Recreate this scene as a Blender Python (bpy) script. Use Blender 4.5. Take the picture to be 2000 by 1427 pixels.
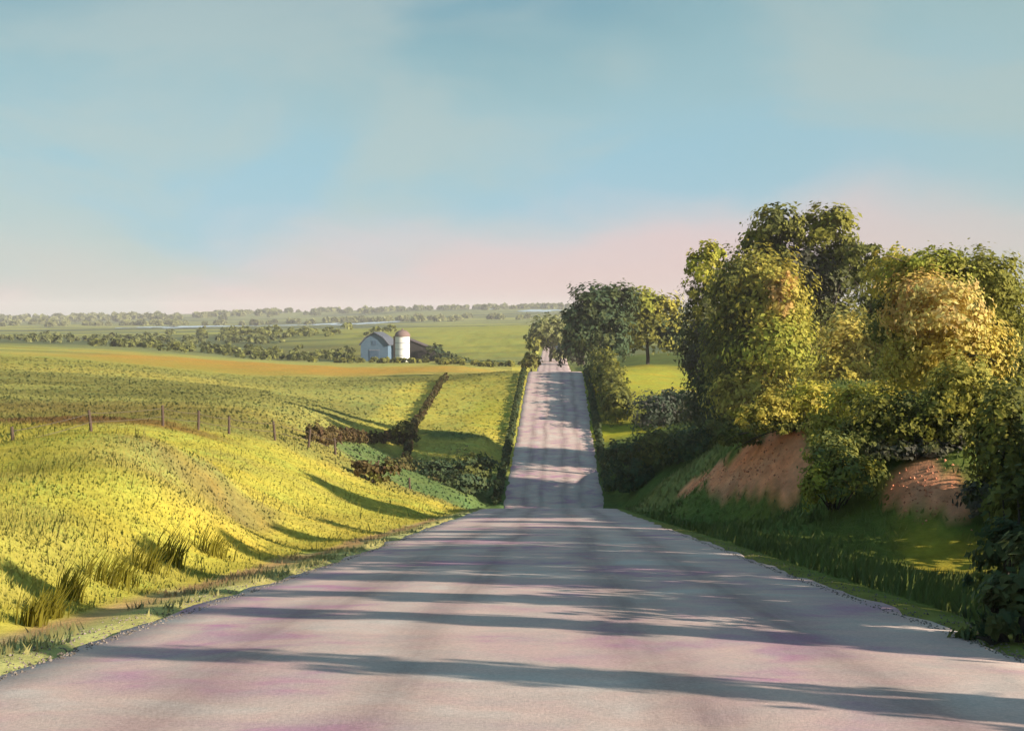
import bpy, math, random
import numpy as np
from mathutils import Vector

R = math.radians
rng = np.random.default_rng(7)
random.seed(7)
scene = bpy.context.scene
for o in list(bpy.data.objects):
    bpy.data.objects.remove(o)

# ------------------------------------------------------------------ camera, sky, sun, exposure
EYE = 1.62                     # the eye above the road at the camera
F, W, H, YH = 2600.0, 2000.0, 1427.0, 615.0
SUN_EL, SUN_BACK = 20.0, 26.0  # low sun from the right, a little behind the camera
cam = bpy.data.cameras.new('camera')
cam.lens = F / W * 36.0
cam.sensor_width = 36.0
cam.shift_y = -((H / 2 - YH) / W)
cam.clip_start = 0.1
cam.clip_end = 20000
cam_o = bpy.data.objects.new('camera', cam)
cam_o.location = (0, 0, EYE)
cam_o.rotation_euler = (R(90), 0, 0)
scene.collection.objects.link(cam_o)
scene.camera = cam_o

EXPO = 1.15
K = 2 ** EXPO
scene.view_settings.view_transform = 'Standard'
scene.view_settings.look = 'None'
scene.view_settings.exposure = EXPO
scene.view_settings.gamma = 1
scene.view_settings.use_curve_mapping = False

def lin(c):
    out = []
    for v in c:
        v = v / 255.0
        out.append(v / 12.92 if v <= 0.04045 else ((v + 0.055) / 1.055) ** 2.4)
    return tuple(out)

world = bpy.data.worlds.new('World')
scene.world = world
world.use_nodes = True
nt = world.node_tree
nt.nodes.clear()
def N(t, kind, **kw):
    n = t.nodes.new(kind)
    for k, v in kw.items():
        setattr(n, k, v)
    return n
def math_node(t, op, a, b=None, clamp=False):
    n = N(t, 'ShaderNodeMath', operation=op, use_clamp=clamp)
    for i, v in enumerate((a, b)):
        if v is None:
            continue
        if isinstance(v, (int, float)):
            n.inputs[i].default_value = v
        else:
            t.links.new(v, n.inputs[i])
    return n.outputs[0]
def mix_node(t, fac, a, b, blend='MIX'):
    n = N(t, 'ShaderNodeMix', data_type='RGBA', blend_type=blend)
    for s, v in ((n.inputs['Factor'], fac), (n.inputs[6], a), (n.inputs[7], b)):
        if isinstance(v, (int, float)):
            s.default_value = v
        elif isinstance(v, tuple):
            s.default_value = (*v[:3], 1)
        else:
            t.links.new(v, s)
    return n.outputs[2]
def ramp_node(t, fac, stops, interp='EASE'):
    n = N(t, 'ShaderNodeValToRGB')
    cr = n.color_ramp
    cr.interpolation = interp
    while len(cr.elements) < len(stops):
        cr.elements.new(0.5)
    for e, (p, c) in zip(cr.elements, stops):
        e.position = p
        e.color = (*c, 1) if len(c) == 3 else c
    t.links.new(fac, n.inputs[0])
    return n.outputs[0]
def noise_node(t, vec, scale, detail=3, rough=0.5, dist=0.0):
    n = N(t, 'ShaderNodeTexNoise')
    n.inputs['Scale'].default_value = scale
    n.inputs['Detail'].default_value = detail
    n.inputs['Roughness'].default_value = rough
    n.inputs['Distortion'].default_value = dist
    if vec is not None:
        t.links.new(vec, n.inputs['Vector'])
    return n.outputs['Fac']

def build_sky():
    t = nt
    out = N(t, 'ShaderNodeOutputWorld')
    bg = N(t, 'ShaderNodeBackground')
    bg.inputs['Strength'].default_value = 0.1
    t.links.new(bg.outputs[0], out.inputs[0])
    sky = N(t, 'ShaderNodeTexSky', sky_type='NISHITA', sun_disc=False)
    sky.sun_elevation = R(SUN_EL)
    sky.sun_rotation = R(90 + SUN_BACK)
    tc = N(t, 'ShaderNodeTexCoord')
    sep = N(t, 'ShaderNodeSeparateXYZ')
    t.links.new(tc.outputs['Generated'], sep.inputs[0])
    mp = N(t, 'ShaderNodeMapping')
    mp.inputs['Scale'].default_value = (1, 1, 2.4)
    t.links.new(tc.outputs['Generated'], mp.inputs[0])
    n1 = noise_node(t, mp.outputs[0], 3.2, 3, 0.45, 0.3)
    n2 = noise_node(t, mp.outputs[0], 7.0, 4, 0.5, 0.4)
    # the pale band stands higher towards the sun's side
    side = N(t, 'ShaderNodeMapRange', interpolation_type='SMOOTHSTEP')
    side.inputs['From Min'].default_value = -0.12
    side.inputs['From Max'].default_value = 0.30
    t.links.new(sep.outputs['X'], side.inputs[0])
    e = math_node(t, 'MULTIPLY_ADD', n1, 0.08)
    e.node.inputs[2].default_value = -0.04
    e = math_node(t, 'ADD', e, sep.outputs['Z'])
    e = math_node(t, 'SUBTRACT', e, math_node(t, 'MULTIPLY', side.outputs[0], 0.04))
    e2 = math_node(t, 'MULTIPLY_ADD', n2, 0.07)
    e2.node.inputs[2].default_value = -0.035
    e = math_node(t, 'ADD', e, e2)
    e = math_node(t, 'MAXIMUM', e, 0.0)
    L = lambda *c: tuple(v for v in lin(c))
    col = ramp_node(t, e, [(0.0, L(220, 190, 190)), (0.032, L(218, 194, 199)), (0.052, L(186, 196, 206)), (0.074, L(138, 190, 212)),
                           (0.13, L(152, 189, 198)), (0.18, L(144, 182, 188)), (0.23, L(122, 166, 176)),
                           (0.45, L(82, 142, 172)), (1.0, L(62, 122, 164))], 'B_SPLINE')
    # thin greenish grey veils
    veil = N(t, 'ShaderNodeMapRange', interpolation_type='SMOOTHSTEP')
    veil.inputs['From Min'].default_value = 0.45
    veil.inputs['From Max'].default_value = 0.62
    mp2 = N(t, 'ShaderNodeMapping')
    mp2.inputs['Scale'].default_value = (1, 1, 2.2)
    mp2.inputs['Location'].default_value = (3.3, 0.4, 1.7)
    t.links.new(tc.outputs['Generated'], mp2.inputs[0])
    t.links.new(noise_node(t, mp2.outputs[0], 3.6, 4, 0.5, 0.5), veil.inputs[0])
    col = mix_node(t, math_node(t, 'MULTIPLY', veil.outputs[0], 0.65), col, L(176, 192, 188))
    far_r = N(t, 'ShaderNodeMapRange', interpolation_type='SMOOTHSTEP')
    far_r.inputs['From Min'].default_value = 0.12; far_r.inputs['From Max'].default_value = 0.42
    t.links.new(sep.outputs['X'], far_r.inputs[0])
    col = mix_node(t, math_node(t, 'MULTIPLY', far_r.outputs[0], 0.45), col, L(170, 190, 182))
    gain = 10.0 / K
    colg = mix_node(t, 1.0, col, (gain, gain, gain), 'MULTIPLY')
    fin = mix_node(t, 0.9, sky.outputs[0], colg)
    t.links.new(fin, bg.inputs[0])
build_sky()

sun = bpy.data.lights.new('sun', 'SUN')
sun.energy = 4.4
sun.angle = R(0.5)
sun.color = (1.0, 0.90, 0.74)
sun_o = bpy.data.objects.new('sun', sun)
ce = math.cos(R(SUN_EL))
to_sun = Vector((ce * math.cos(R(SUN_BACK)), -ce * math.sin(R(SUN_BACK)), math.sin(R(SUN_EL))))
sun_o.rotation_euler = to_sun.to_track_quat('Z', 'Y').to_euler()
sun_o.location = to_sun * 100
scene.collection.objects.link(sun_o)

# ------------------------------------------------------------------ helpers
def tag(o, label=None, cat=None, group=None, kind=None):
    if label: o['label'] = label
    if cat: o['category'] = cat
    if group: o['group'] = group
    if kind: o['kind'] = kind
    return o

def link(name, me, parent=None):
    o = bpy.data.objects.new(name, me)
    scene.collection.objects.link(o)
    if parent is not None:
        o.parent = parent
    return o

def empty(name, loc, rz=0.0):
    o = bpy.data.objects.new(name, None)
    o.location = loc
    o.rotation_euler.z = rz
    o.empty_display_size = 0.3
    scene.collection.objects.link(o)
    return o

def np_mesh(name, verts, faces, mat, cols=None, smooth=False, uv=None):
    """verts (n,3), faces (m,k) of one size"""
    verts = np.asarray(verts, dtype=np.float32)
    faces = np.asarray(faces, dtype=np.int32)
    m, k = faces.shape
    me = bpy.data.meshes.new(name)
    me.vertices.add(len(verts))
    me.vertices.foreach_set('co', verts.ravel())
    me.loops.add(m * k)
    me.loops.foreach_set('vertex_index', faces.ravel())
    me.polygons.add(m)
    me.polygons.foreach_set('loop_start', np.arange(0, m * k, k, dtype=np.int32))
    me.polygons.foreach_set('use_smooth', np.full(m, smooth, dtype=bool))
    if cols is not None:
        a = me.color_attributes.new('col', 'FLOAT_COLOR', 'POINT')
        c4 = np.ones((len(verts), 4), dtype=np.float32)
        c4[:, :3] = cols
        a.data.foreach_set('color', c4.ravel())
    if uv is not None:
        u = me.uv_layers.new(name='UVMap')
        u.data.foreach_set('uv', np.asarray(uv, dtype=np.float32)[faces.ravel()].ravel())
    me.update(calc_edges=True)
    me.validate()
    if mat: me.materials.append(mat)
    return me

def hash2(ix, iy, seed):
    h = (ix.astype(np.int64) * 374761393 + iy.astype(np.int64) * 668265263 + seed * 974634221) & 0x7fffffff
    h = ((h ^ (h >> 13)) * 1274126177) & 0x7fffffff
    h = h ^ (h >> 16)
    return (h & 0xffff) / 65535.0
def vnoise(x, y, seed=0):
    ix, iy = np.floor(x), np.floor(y)
    fx, fy = x - ix, y - iy
    fx = fx * fx * fx * (fx * (fx * 6 - 15) + 10); fy = fy * fy * fy * (fy * (fy * 6 - 15) + 10)
    ix = ix.astype(np.int64); iy = iy.astype(np.int64)
    a = hash2(ix, iy, seed); b = hash2(ix + 1, iy, seed)
    c = hash2(ix, iy + 1, seed); d = hash2(ix + 1, iy + 1, seed)
    return (a * (1 - fx) + b * fx) * (1 - fy) + (c * (1 - fx) + d * fx) * fy
def fbm(x, y, seed=0, octs=4):
    s, amp, tot = 0.0, 1.0, 0.0
    ca, sa = math.cos(0.7), math.sin(0.7)
    for i in range(octs):
        s = s + amp * vnoise(x, y, seed + i * 17)
        tot += amp
        amp *= 0.5
        x, y = (x * ca - y * sa) * 2.03 + 5.1, (x * sa + y * ca) * 2.03 + 1.7
    return s / tot
def sstep(a, b, x):
    t = np.clip((x - a) / (b - a), 0, 1)
    return t * t * (3 - 2 * t)

# ------------------------------------------------------------------ the lie of the land
def pchip(xs, ys):
    xs = np.array(xs, float); ys = np.array(ys, float)
    h = np.diff(xs); d = np.diff(ys) / h
    m = np.zeros_like(xs)
    m[0], m[-1] = d[0], d[-1]
    for i in range(1, len(xs) - 1):
        if d[i - 1] * d[i] > 0:
            w1, w2 = 2 * h[i] + h[i - 1], h[i] + 2 * h[i - 1]
            m[i] = (w1 + w2) / (w1 / d[i - 1] + w2 / d[i])
    def f(x):
        x = np.asarray(x, float)
        i = np.clip(np.searchsorted(xs, x) - 1, 0, len(xs) - 2)
        t = (x - xs[i]) / h[i]
        t = np.clip(t, -5, 6)
        t2, t3 = t * t, t * t * t
        r = (2 * t3 - 3 * t2 + 1) * ys[i] + (t3 - 2 * t2 + t) * h[i] * m[i] + (-2 * t3 + 3 * t2) * ys[i + 1] + (t3 - t2) * h[i] * m[i + 1]
        r = np.where(x < xs[0], ys[0] + m[0] * (x - xs[0]), r)
        r = np.where(x > xs[-1], ys[-1] + m[-1] * (x - xs[-1]), r)
        return r
    return f

HALF = 4.5
SL = 0.128
road_c = pchip([-60, 0, 8.8, 40, 75, 97.5, 123, 156, 219, 300, 440, 600],
               [0, 0, .15, 1.1, 2.05, 2.8, 3.85, 4.95, 7.1, 9.6, 13.6, 19])
road_z = pchip([-60, -20, 0, 30, 60, 85, 96, 104, 111, 116, 120, 124, 135, 156, 190, 215, 225, 240, 300, 380, 440, 470, 560, 700],
               [1.5, 0.5, -1.62, -1.62 - SL * 30, -1.62 - SL * 60, -1.62 - SL * 85, -1.62 - SL * 96.5, -15.6, -17.0, -17.5, -17.5, -17.2,
                -16.55, -15.15, -12.3, -10.3, -9.85, -10.2, -14.0, -15.1, -15.1, -15.3, -13.5, -10])

# surveyed spots: bearing, dip and distance
CP = []
def cp(px, py, Y):
    CP.append(((px - 1000) * Y / F, Y, (YH - py) * Y / F))
def cz(x, y, z):
    CP.append((x, y, z))
# the road itself
for y in (-40, -15, 0, 8, 15, 25, 35, 45, 58, 72, 86, 96, 104, 112, 120, 130, 145, 160, 180, 200, 218, 228, 250, 290, 340, 400, 450):
    for d in (-5.6, 5.6):
        cz(float(road_c(y)) + d, y, float(road_z(y)))
# near left bank and mound
for p in [(-150, 1130, 14), (60, 1130, 17), (150, 1080, 19.5), (0, 1020, 21), (260, 1050, 24), (330, 1040, 28), (150, 950, 27), (300, 945, 31),
          (420, 1000, 36), (470, 1010, 41), (0, 925, 32), (60, 894, 34), (130, 874, 36), (250, 862, 38), (330, 884, 40), (420, 915, 43), (500, 975, 46),
          (-300, 900, 30), (-700, 850, 30), (-1200, 800, 28), (-800, 1000, 12), (-2600, 900, 8)]:
    cp(*p)
# ground behind the mound, the bright slope running down to the road
for p in [(27, 892, 58), (178, 842, 68), (318, 832, 75), (387, 838, 80), (447, 845, 83), (537, 858, 87), (602, 872, 91), (655, 886, 94),
          (100, 905, 52), (250, 885, 57), (400, 890, 64), (480, 930, 60), (600, 950, 66), (560, 985, 58), (700, 985, 70), (800, 978, 80),
          (700, 945, 86), (860, 982, 90), (620, 905, 84), (-300, 870, 60), (-900, 860, 60)]:
    cp(*p)
# hollow left of the road and the rise behind it
for p in [(720, 930, 108), (800, 945, 116), (880, 955, 120), (800, 900, 138), (900, 890, 142), (700, 885, 118), (960, 860, 152), (880, 840, 160),
          (800, 830, 168), (830, 785, 190), (950, 770, 200), (870, 742, 226), (960, 731, 228), (760, 850, 150), (760, 760, 200)]:
    cp(*p)
# left fields
for p in [(600, 838, 112), (600, 800, 145), (600, 760, 200), (600, 718, 310), (300, 812, 95), (300, 780, 128), (300, 725, 220), (300, 695, 330),
          (0, 815, 85), (0, 765, 135), (0, 690, 280), (-500, 700, 260), (-400, 800, 90), (-1500, 760, 150), (450, 740, 240), (750, 722, 320),
          (750, 705, 440), (870, 708, 420), (650, 706, 440), (550, 702, 470), (300, 682, 480), (0, 672, 480), (-800, 670, 480), (900, 716, 330)]:
    cp(*p)
# beyond the barn, the valley and the far ridge
for p in [(750, 662, 620), (750, 644, 820), (900, 660, 620), (900, 642, 820), (1020, 650, 640), (1000, 636, 860), (300, 664, 700), (0, 660, 700), (500, 662, 700),
          (500, 646, 1000), (200, 650, 1000), (-600, 655, 1000), (750, 640, 1150), (1000, 634, 1150), (500, 638.5, 1400), (200, 640, 1400), (-600, 640, 1400),
          (900, 631, 1500), (1200, 625, 1500), (1700, 620, 1500), (500, 635, 1750), (100, 637, 1750),
          (-900, 626, 2800), (0, 624, 2800), (350, 617, 2800), (700, 609, 2800), (1000, 602, 2800), (1200, 600, 2800), (1700, 605, 2800), (2600, 612, 2800),
          (0, 624, 4500), (700, 616, 4500), (1400, 612, 4500), (-1500, 625, 4500), (2800, 618, 4500)]:
    cp(*p)
# right shoulder, clay cut and the bank with its trees
for p in [(1330, 975, 78), (1420, 990, 69), (1570, 1005, 63), (1740, 1020, 47.5), (1900, 1026, 46), (2200, 1030, 44),
          (1250, 962, 90), (1330, 940, 82), (1420, 893, 73.5), (1500, 855, 70), (1560, 842, 68), (1640, 880, 62), (1750, 893, 50.5), (1880, 885, 49), (2200, 880, 48),
          (1500, 822, 126), (1650, 822, 118), (1400, 842, 130), (1520, 832, 95), (1850, 830, 64), (2100, 820, 70), (2400, 800, 90), (1700, 790, 150),
          (1600, 1100, 31), (1850, 1160, 24), (2000, 1250, 18), (2300, 1250, 16), (2600, 1060, 24), (3200, 1300, 10), (5000, 1200, 10),
          (2300, 1080, 30), (3000, 900, 40)]:
    cp(*p)
for p in [(1250, 915, 126), (1330, 880, 130), (1200, 846, 164), (1320, 835, 160), (1450, 790, 170), (1260, 782, 190), (1280, 735, 225), (1260, 712, 250),
          (1400, 730, 240), (1700, 720, 250), (2200, 720, 250), (1200, 700, 330), (1500, 690, 400), (1200, 680, 480), (1700, 680, 480), (1300, 650, 800), (2200, 650, 800)]:
    cp(*p)
cz(-30, -20, 1.0 - 2); cz(30, -20, -1); cz(-60, -60, 0); cz(60, -60, 0); cz(-150, 0, -1); cz(150, 10, -2)
CP = np.array(CP)
def uvw(x, y):
    d = np.maximum(y, -14.0) + 26.0
    return x / d * 1.9 , np.log(d) + np.minimum(y + 14.0, 0) / 30.0
cu, cv = uvw(CP[:, 0], CP[:, 1])
def phi(r2):
    return 0.5 * r2 * np.log(r2 + 1e-9)
n_cp = len(CP)
A = phi((cu[:, None] - cu) ** 2 + (cv[:, None] - cv) ** 2) + np.eye(n_cp) * 2e-4
# heights are fitted as dips (height over distance) so near and far weigh alike
dist_cp = np.maximum(CP[:, 1], -14) + 26
P = np.stack([np.ones(n_cp), cu, cv], 1)
M = np.zeros((n_cp + 3, n_cp + 3)); M[:n_cp, :n_cp] = A; M[:n_cp, n_cp:] = P; M[n_cp:, :n_cp] = P.T
sol = np.linalg.solve(M, np.concatenate([CP[:, 2] / dist_cp, np.zeros(3)]))
def base_z(x, y):
    x = np.asarray(x, float).ravel(); y = np.asarray(y, float).ravel()
    out = np.empty(len(x))
    for s in range(0, len(x), 40000):
        u, v = uvw(x[s:s + 40000], y[s:s + 40000])
        u = np.clip(u, -2.6, 2.6)
        k = phi((u[:, None] - cu) ** 2 + (v[:, None] - cv) ** 2)
        d = np.maximum(y[s:s + 40000], -14) + 26
        out[s:s + 40000] = (k @ sol[:n_cp] + sol[n_cp] + sol[n_cp + 1] * u + sol[n_cp + 2] * v) * d
    return out
def ground_z(x, y, road=True):
    """height of the ground in world coordinates"""
    x = np.atleast_1d(np.asarray(x, float)); y = np.atleast_1d(np.asarray(y, float))
    z = base_z(x, y)
    amp = np.clip((np.abs(y) - 4) / 40, 0, 1) * 0.28 + np.clip((y - 150) / 400, 0, 1) * 0.6 + np.clip((y - 700) / 1500, 0, 1) * 7
    sc = np.where(y > 900, 160.0, 7.0)
    z = z + (fbm(x / 7 + 40, y / 9 + 11, 3, 3) - 0.5) * np.minimum(amp, 0.7) + np.clip((y - 900) / 1500, 0, 1) * 9 * (fbm(x / 170 + 9, y / 300 + 2, 5, 3) - 0.5)
    if road:
        d = np.abs(x - road_c(y))
        wv = np.where(x < road_c(y), 1.5, 1.2)
        rz = road_z(y)
        inside = 1 - sstep(HALF + wv - 0.4, HALF + wv + 2.2, d)
        inside = np.where(y > 620, inside * (1 - sstep(620, 680, y)), inside)
        rut = -0.09 * (1 - sstep(HALF - 0.1, HALF + 0.35, d)) - 0.10 * sstep(HALF + 0.2, HALF + wv, d)
        z = z * (1 - inside) + (rz + rut) * inside
    return z + EYE
def gz(x, y):
    return float(ground_z([x], [y])[0])
def at(px, py, Y):
    return Vector(((px - 1000) * Y / F, Y, EYE + (YH - py) * Y / F))
YS = np.exp(np.linspace(math.log(5.5), math.log(4000), 1500))
def hit(px, py):
    """where a bearing and dip meets the ground"""
    xs = (px - 1000) * YS / F
    zs = EYE + (YH - py) * YS / F
    g = ground_z(xs, YS)
    i = np.argmax(g >= zs)
    if g[i] < zs[i]: i = len(YS) - 1
    return float(xs[i]), float(YS[i])

# ------------------------------------------------------------------ materials
def new_mat(name):
    m = bpy.data.materials.new(name)
    m.use_nodes = True
    t = m.node_tree
    b = t.nodes['Principled BSDF']
    b.inputs['Roughness'].default_value = 0.9
    b.inputs['Specular IOR Level'].default_value = 0.2
    return m, t, b
def plain(name, col, var=0.25, scale=3.0, rough=0.85, bump=0.0, bscale=20):
    m, t, b = new_mat(name)
    geo = N(t, 'ShaderNodeTexCoord')
    n = noise_node(t, geo.outputs['Object'], scale, 5, 0.6)
    c = mix_node(t, n, tuple(v * (1 - var) for v in col), tuple(min(1, v * (1 + var)) for v in col))
    t.links.new(c, b.inputs['Base Color'])
    b.inputs['Roughness'].default_value = rough
    if bump:
        bn = N(t, 'ShaderNodeBump'); bn.inputs['Strength'].default_value = bump
        t.links.new(noise_node(t, geo.outputs['Object'], bscale, 4), bn.inputs['Height'])
        t.links.new(bn.outputs[0], b.inputs['Normal'])
    return m
def leaf_mat(name, transl=0.3, keep_up=False):
    m, t, b = new_mat(name)
    a = N(t, 'ShaderNodeAttribute', attribute_name='col')
    t.links.new(a.outputs['Color'], b.inputs['Base Color'])
    b.inputs['Roughness'].default_value = 0.75
    tr = N(t, 'ShaderNodeBsdfTranslucent')
    t.links.new(a.outputs['Color'], tr.inputs['Color'])
    if keep_up:
        # a blade is shaded by its own upright normal on both of its faces
        g = N(t, 'ShaderNodeNewGeometry')
        sg = math_node(t, 'MULTIPLY_ADD', g.outputs['Backfacing'], -2.0)
        sg.node.inputs[2].default_value = 1.0
        vm = N(t, 'ShaderNodeVectorMath', operation='SCALE')
        t.links.new(g.outputs['Normal'], vm.inputs[0]); t.links.new(sg, vm.inputs['Scale'])
        t.links.new(vm.outputs[0], b.inputs['Normal']); t.links.new(vm.outputs[0], tr.inputs['Normal'])
    ms = N(t, 'ShaderNodeMixShader'); ms.inputs[0].default_value = transl
    t.links.new(b.outputs[0], ms.inputs[1]); t.links.new(tr.outputs[0], ms.inputs[2])
    t.links.new(ms.outputs[0], t.nodes['Material Output'].inputs[0])
    return m
LEAF = leaf_mat('leaves', 0.4)
BLADE = leaf_mat('grass_blades', 0.12, True)
CLUMP = leaf_mat('clump_blades', 0.5)
BARK = plain('bark', (0.07, 0.055, 0.045), 0.4, 4, bump=0.5)
POSTWOOD = plain('weathered_post', (0.09, 0.06, 0.045), 0.4, 6)
WIRE = plain('fence_wire', (0.12, 0.09, 0.07), 0.2, 5, 0.5)

def ground_mat():
    m, t, b = new_mat('field_ground')
    a = N(t, 'ShaderNodeAttribute', attribute_name='col')
    geo = N(t, 'ShaderNodeNewGeometry')
    pos = geo.outputs['Position']
    n1 = noise_node(t, pos, 1.7, 6, 0.65)
    n2 = noise_node(t, pos, 0.22, 5, 0.6, 0.8)
    r1 = N(t, 'ShaderNodeMapRange'); r1.inputs['From Min'].default_value = 0.3; r1.inputs['From Max'].default_value = 0.7
    r1.inputs['To Min'].default_value = 0.72; r1.inputs['To Max'].default_value = 1.22
    t.links.new(n1, r1.inputs[0])
    c = mix_node(t, 1.0, a.outputs['Color'], r1.outputs[0], 'MULTIPLY')
    r2 = N(t, 'ShaderNodeMapRange'); r2.inputs['From Min'].default_value = 0.35; r2.inputs['From Max'].default_value = 0.68
    t.links.new(n2, r2.inputs[0])
    warm = mix_node(t, 1.0, c, (1.12, 0.97, 0.8), 'MULTIPLY')
    cool = mix_node(t, 1.0, c, (0.86, 1.0, 1.0), 'MULTIPLY')
    t.links.new(mix_node(t, r2.outputs[0], cool, warm), b.inputs['Base Color'])
    bn = N(t, 'ShaderNodeBump'); bn.inputs['Strength'].default_value = 0.35; bn.inputs['Distance'].default_value = 0.15
    t.links.new(noise_node(t, pos, 5.0, 6, 0.7), bn.inputs['Height'])
    t.links.new(bn.outputs[0], b.inputs['Normal'])
    b.inputs['Specular IOR Level'].default_value = 0.05
    b.inputs['Roughness'].default_value = 1.0
    return m

def alb(r, g, b, gain=1.5):
    """surface colour of a thing that shows as r,g,b in full light"""
    return np.array([min(0.75, v / gain) for v in lin((r, g, b))])

# base colours
C_BANK = alb(220, 202, 90, 1.36)
C_BANK2 = alb(206, 194, 84, 1.36)
C_BROWN = alb(182, 166, 104, 1.6)
C_FIELD = alb(192, 178, 92, 1.2)
C_FIELD2 = alb(174, 168, 92, 1.2)
C_ORANGE = alb(204, 158, 72, 1.35)
C_DARKF = alb(122, 120, 66)
C_RISE = alb(194, 182, 88, 1.3)
C_YEL = alb(206, 196, 78)
C_VERGE = alb(218, 206, 132)
C_CLAYLINE = alb(214, 176, 124, 1.3)
C_CLAY = alb(216, 142, 108, 0.92)
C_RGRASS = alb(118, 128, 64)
C_FAR = alb(150, 152, 98)
C_FAR2 = alb(112, 118, 82)
C_FARY = alb(192, 186, 90)
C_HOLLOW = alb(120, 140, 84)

def mixc(c, m, col):
    m = m[:, None] if m.ndim == 1 else m
    return c * (1 - m) + np.asarray(col) * m

# patches of growth and soil, and one painted sunlit spot, on the ground: spot, half widths (m), turn, colour, softness
PATCHES = []
def patch(px, py, rx, ry, col, s=1.0, turn=0.0, soft=0.6):
    x, y = hit(px, py)
    PATCHES.append((x, y, rx, ry, turn, np.asarray(col), s, soft))
patch(310, 925, 2.6, 5, C_BROWN, 0.4)
patch(360, 908, 1.3, 3.2, C_BROWN * 0.8, 0.7, 0.5)
patch(300, 884, 1.8, 2.0, C_BROWN * 0.8, 0.6)
patch(430, 948, 0.9, 4, C_BROWN * 0.8, 0.8, 0.3)
patch(500, 1000, 0.8, 4, C_BROWN * 0.8, 0.8)
patch(200, 1030, 1.0, 6, C_BANK2 * 0.85, 0.6, 0.4)
patch(110, 818, 9, 5, alb(150, 112, 66), 0.9)
patch(230, 822, 6, 4, alb(150, 112, 66), 0.8)
patch(80, 795, 18, 14, alb(156, 136, 78), 0.6)
patch(250, 770, 16, 12, C_DARKF, 0.6)
patch(620, 770, 9, 14, C_FIELD2, 0.8)
patch(430, 735, 60, 40, C_FIELD2 * 1.05, 0.7)
patch(480, 712, 46, 40, C_ORANGE, 0.85, -0.2)
patch(700, 727, 34, 40, C_ORANGE, 0.8, -0.2)
patch(280, 696, 36, 34, C_ORANGE, 0.5)
patch(100, 705, 60, 40, alb(178, 172, 78), 0.5)
patch(900, 735, 30, 16, C_DARKF, 0.6)
patch(960, 810, 3.4, 18, C_YEL, 0.7)
patch(870, 850, 4, 4, alb(70, 110, 66), 0.8)
patch(1265, 745, 16, 40, C_YEL, 0.95)
patch(1200, 842, 6, 8, alb(204, 196, 60), 0.95)
patch(1850, 1108, 1.5, 4.0, alb(190, 170, 64), 0.9)  # sunlit grass spot painted into the ground colour
patch(1300, 955, 4, 9, alb(150, 150, 88), 0.8)
patch(930, 655, 60, 150, C_FARY, 0.9)
patch(780, 648, 60, 90, alb(186, 180, 88), 0.7)
patch(640, 690, 40, 60, alb(132, 124, 72), 0.7)

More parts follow.
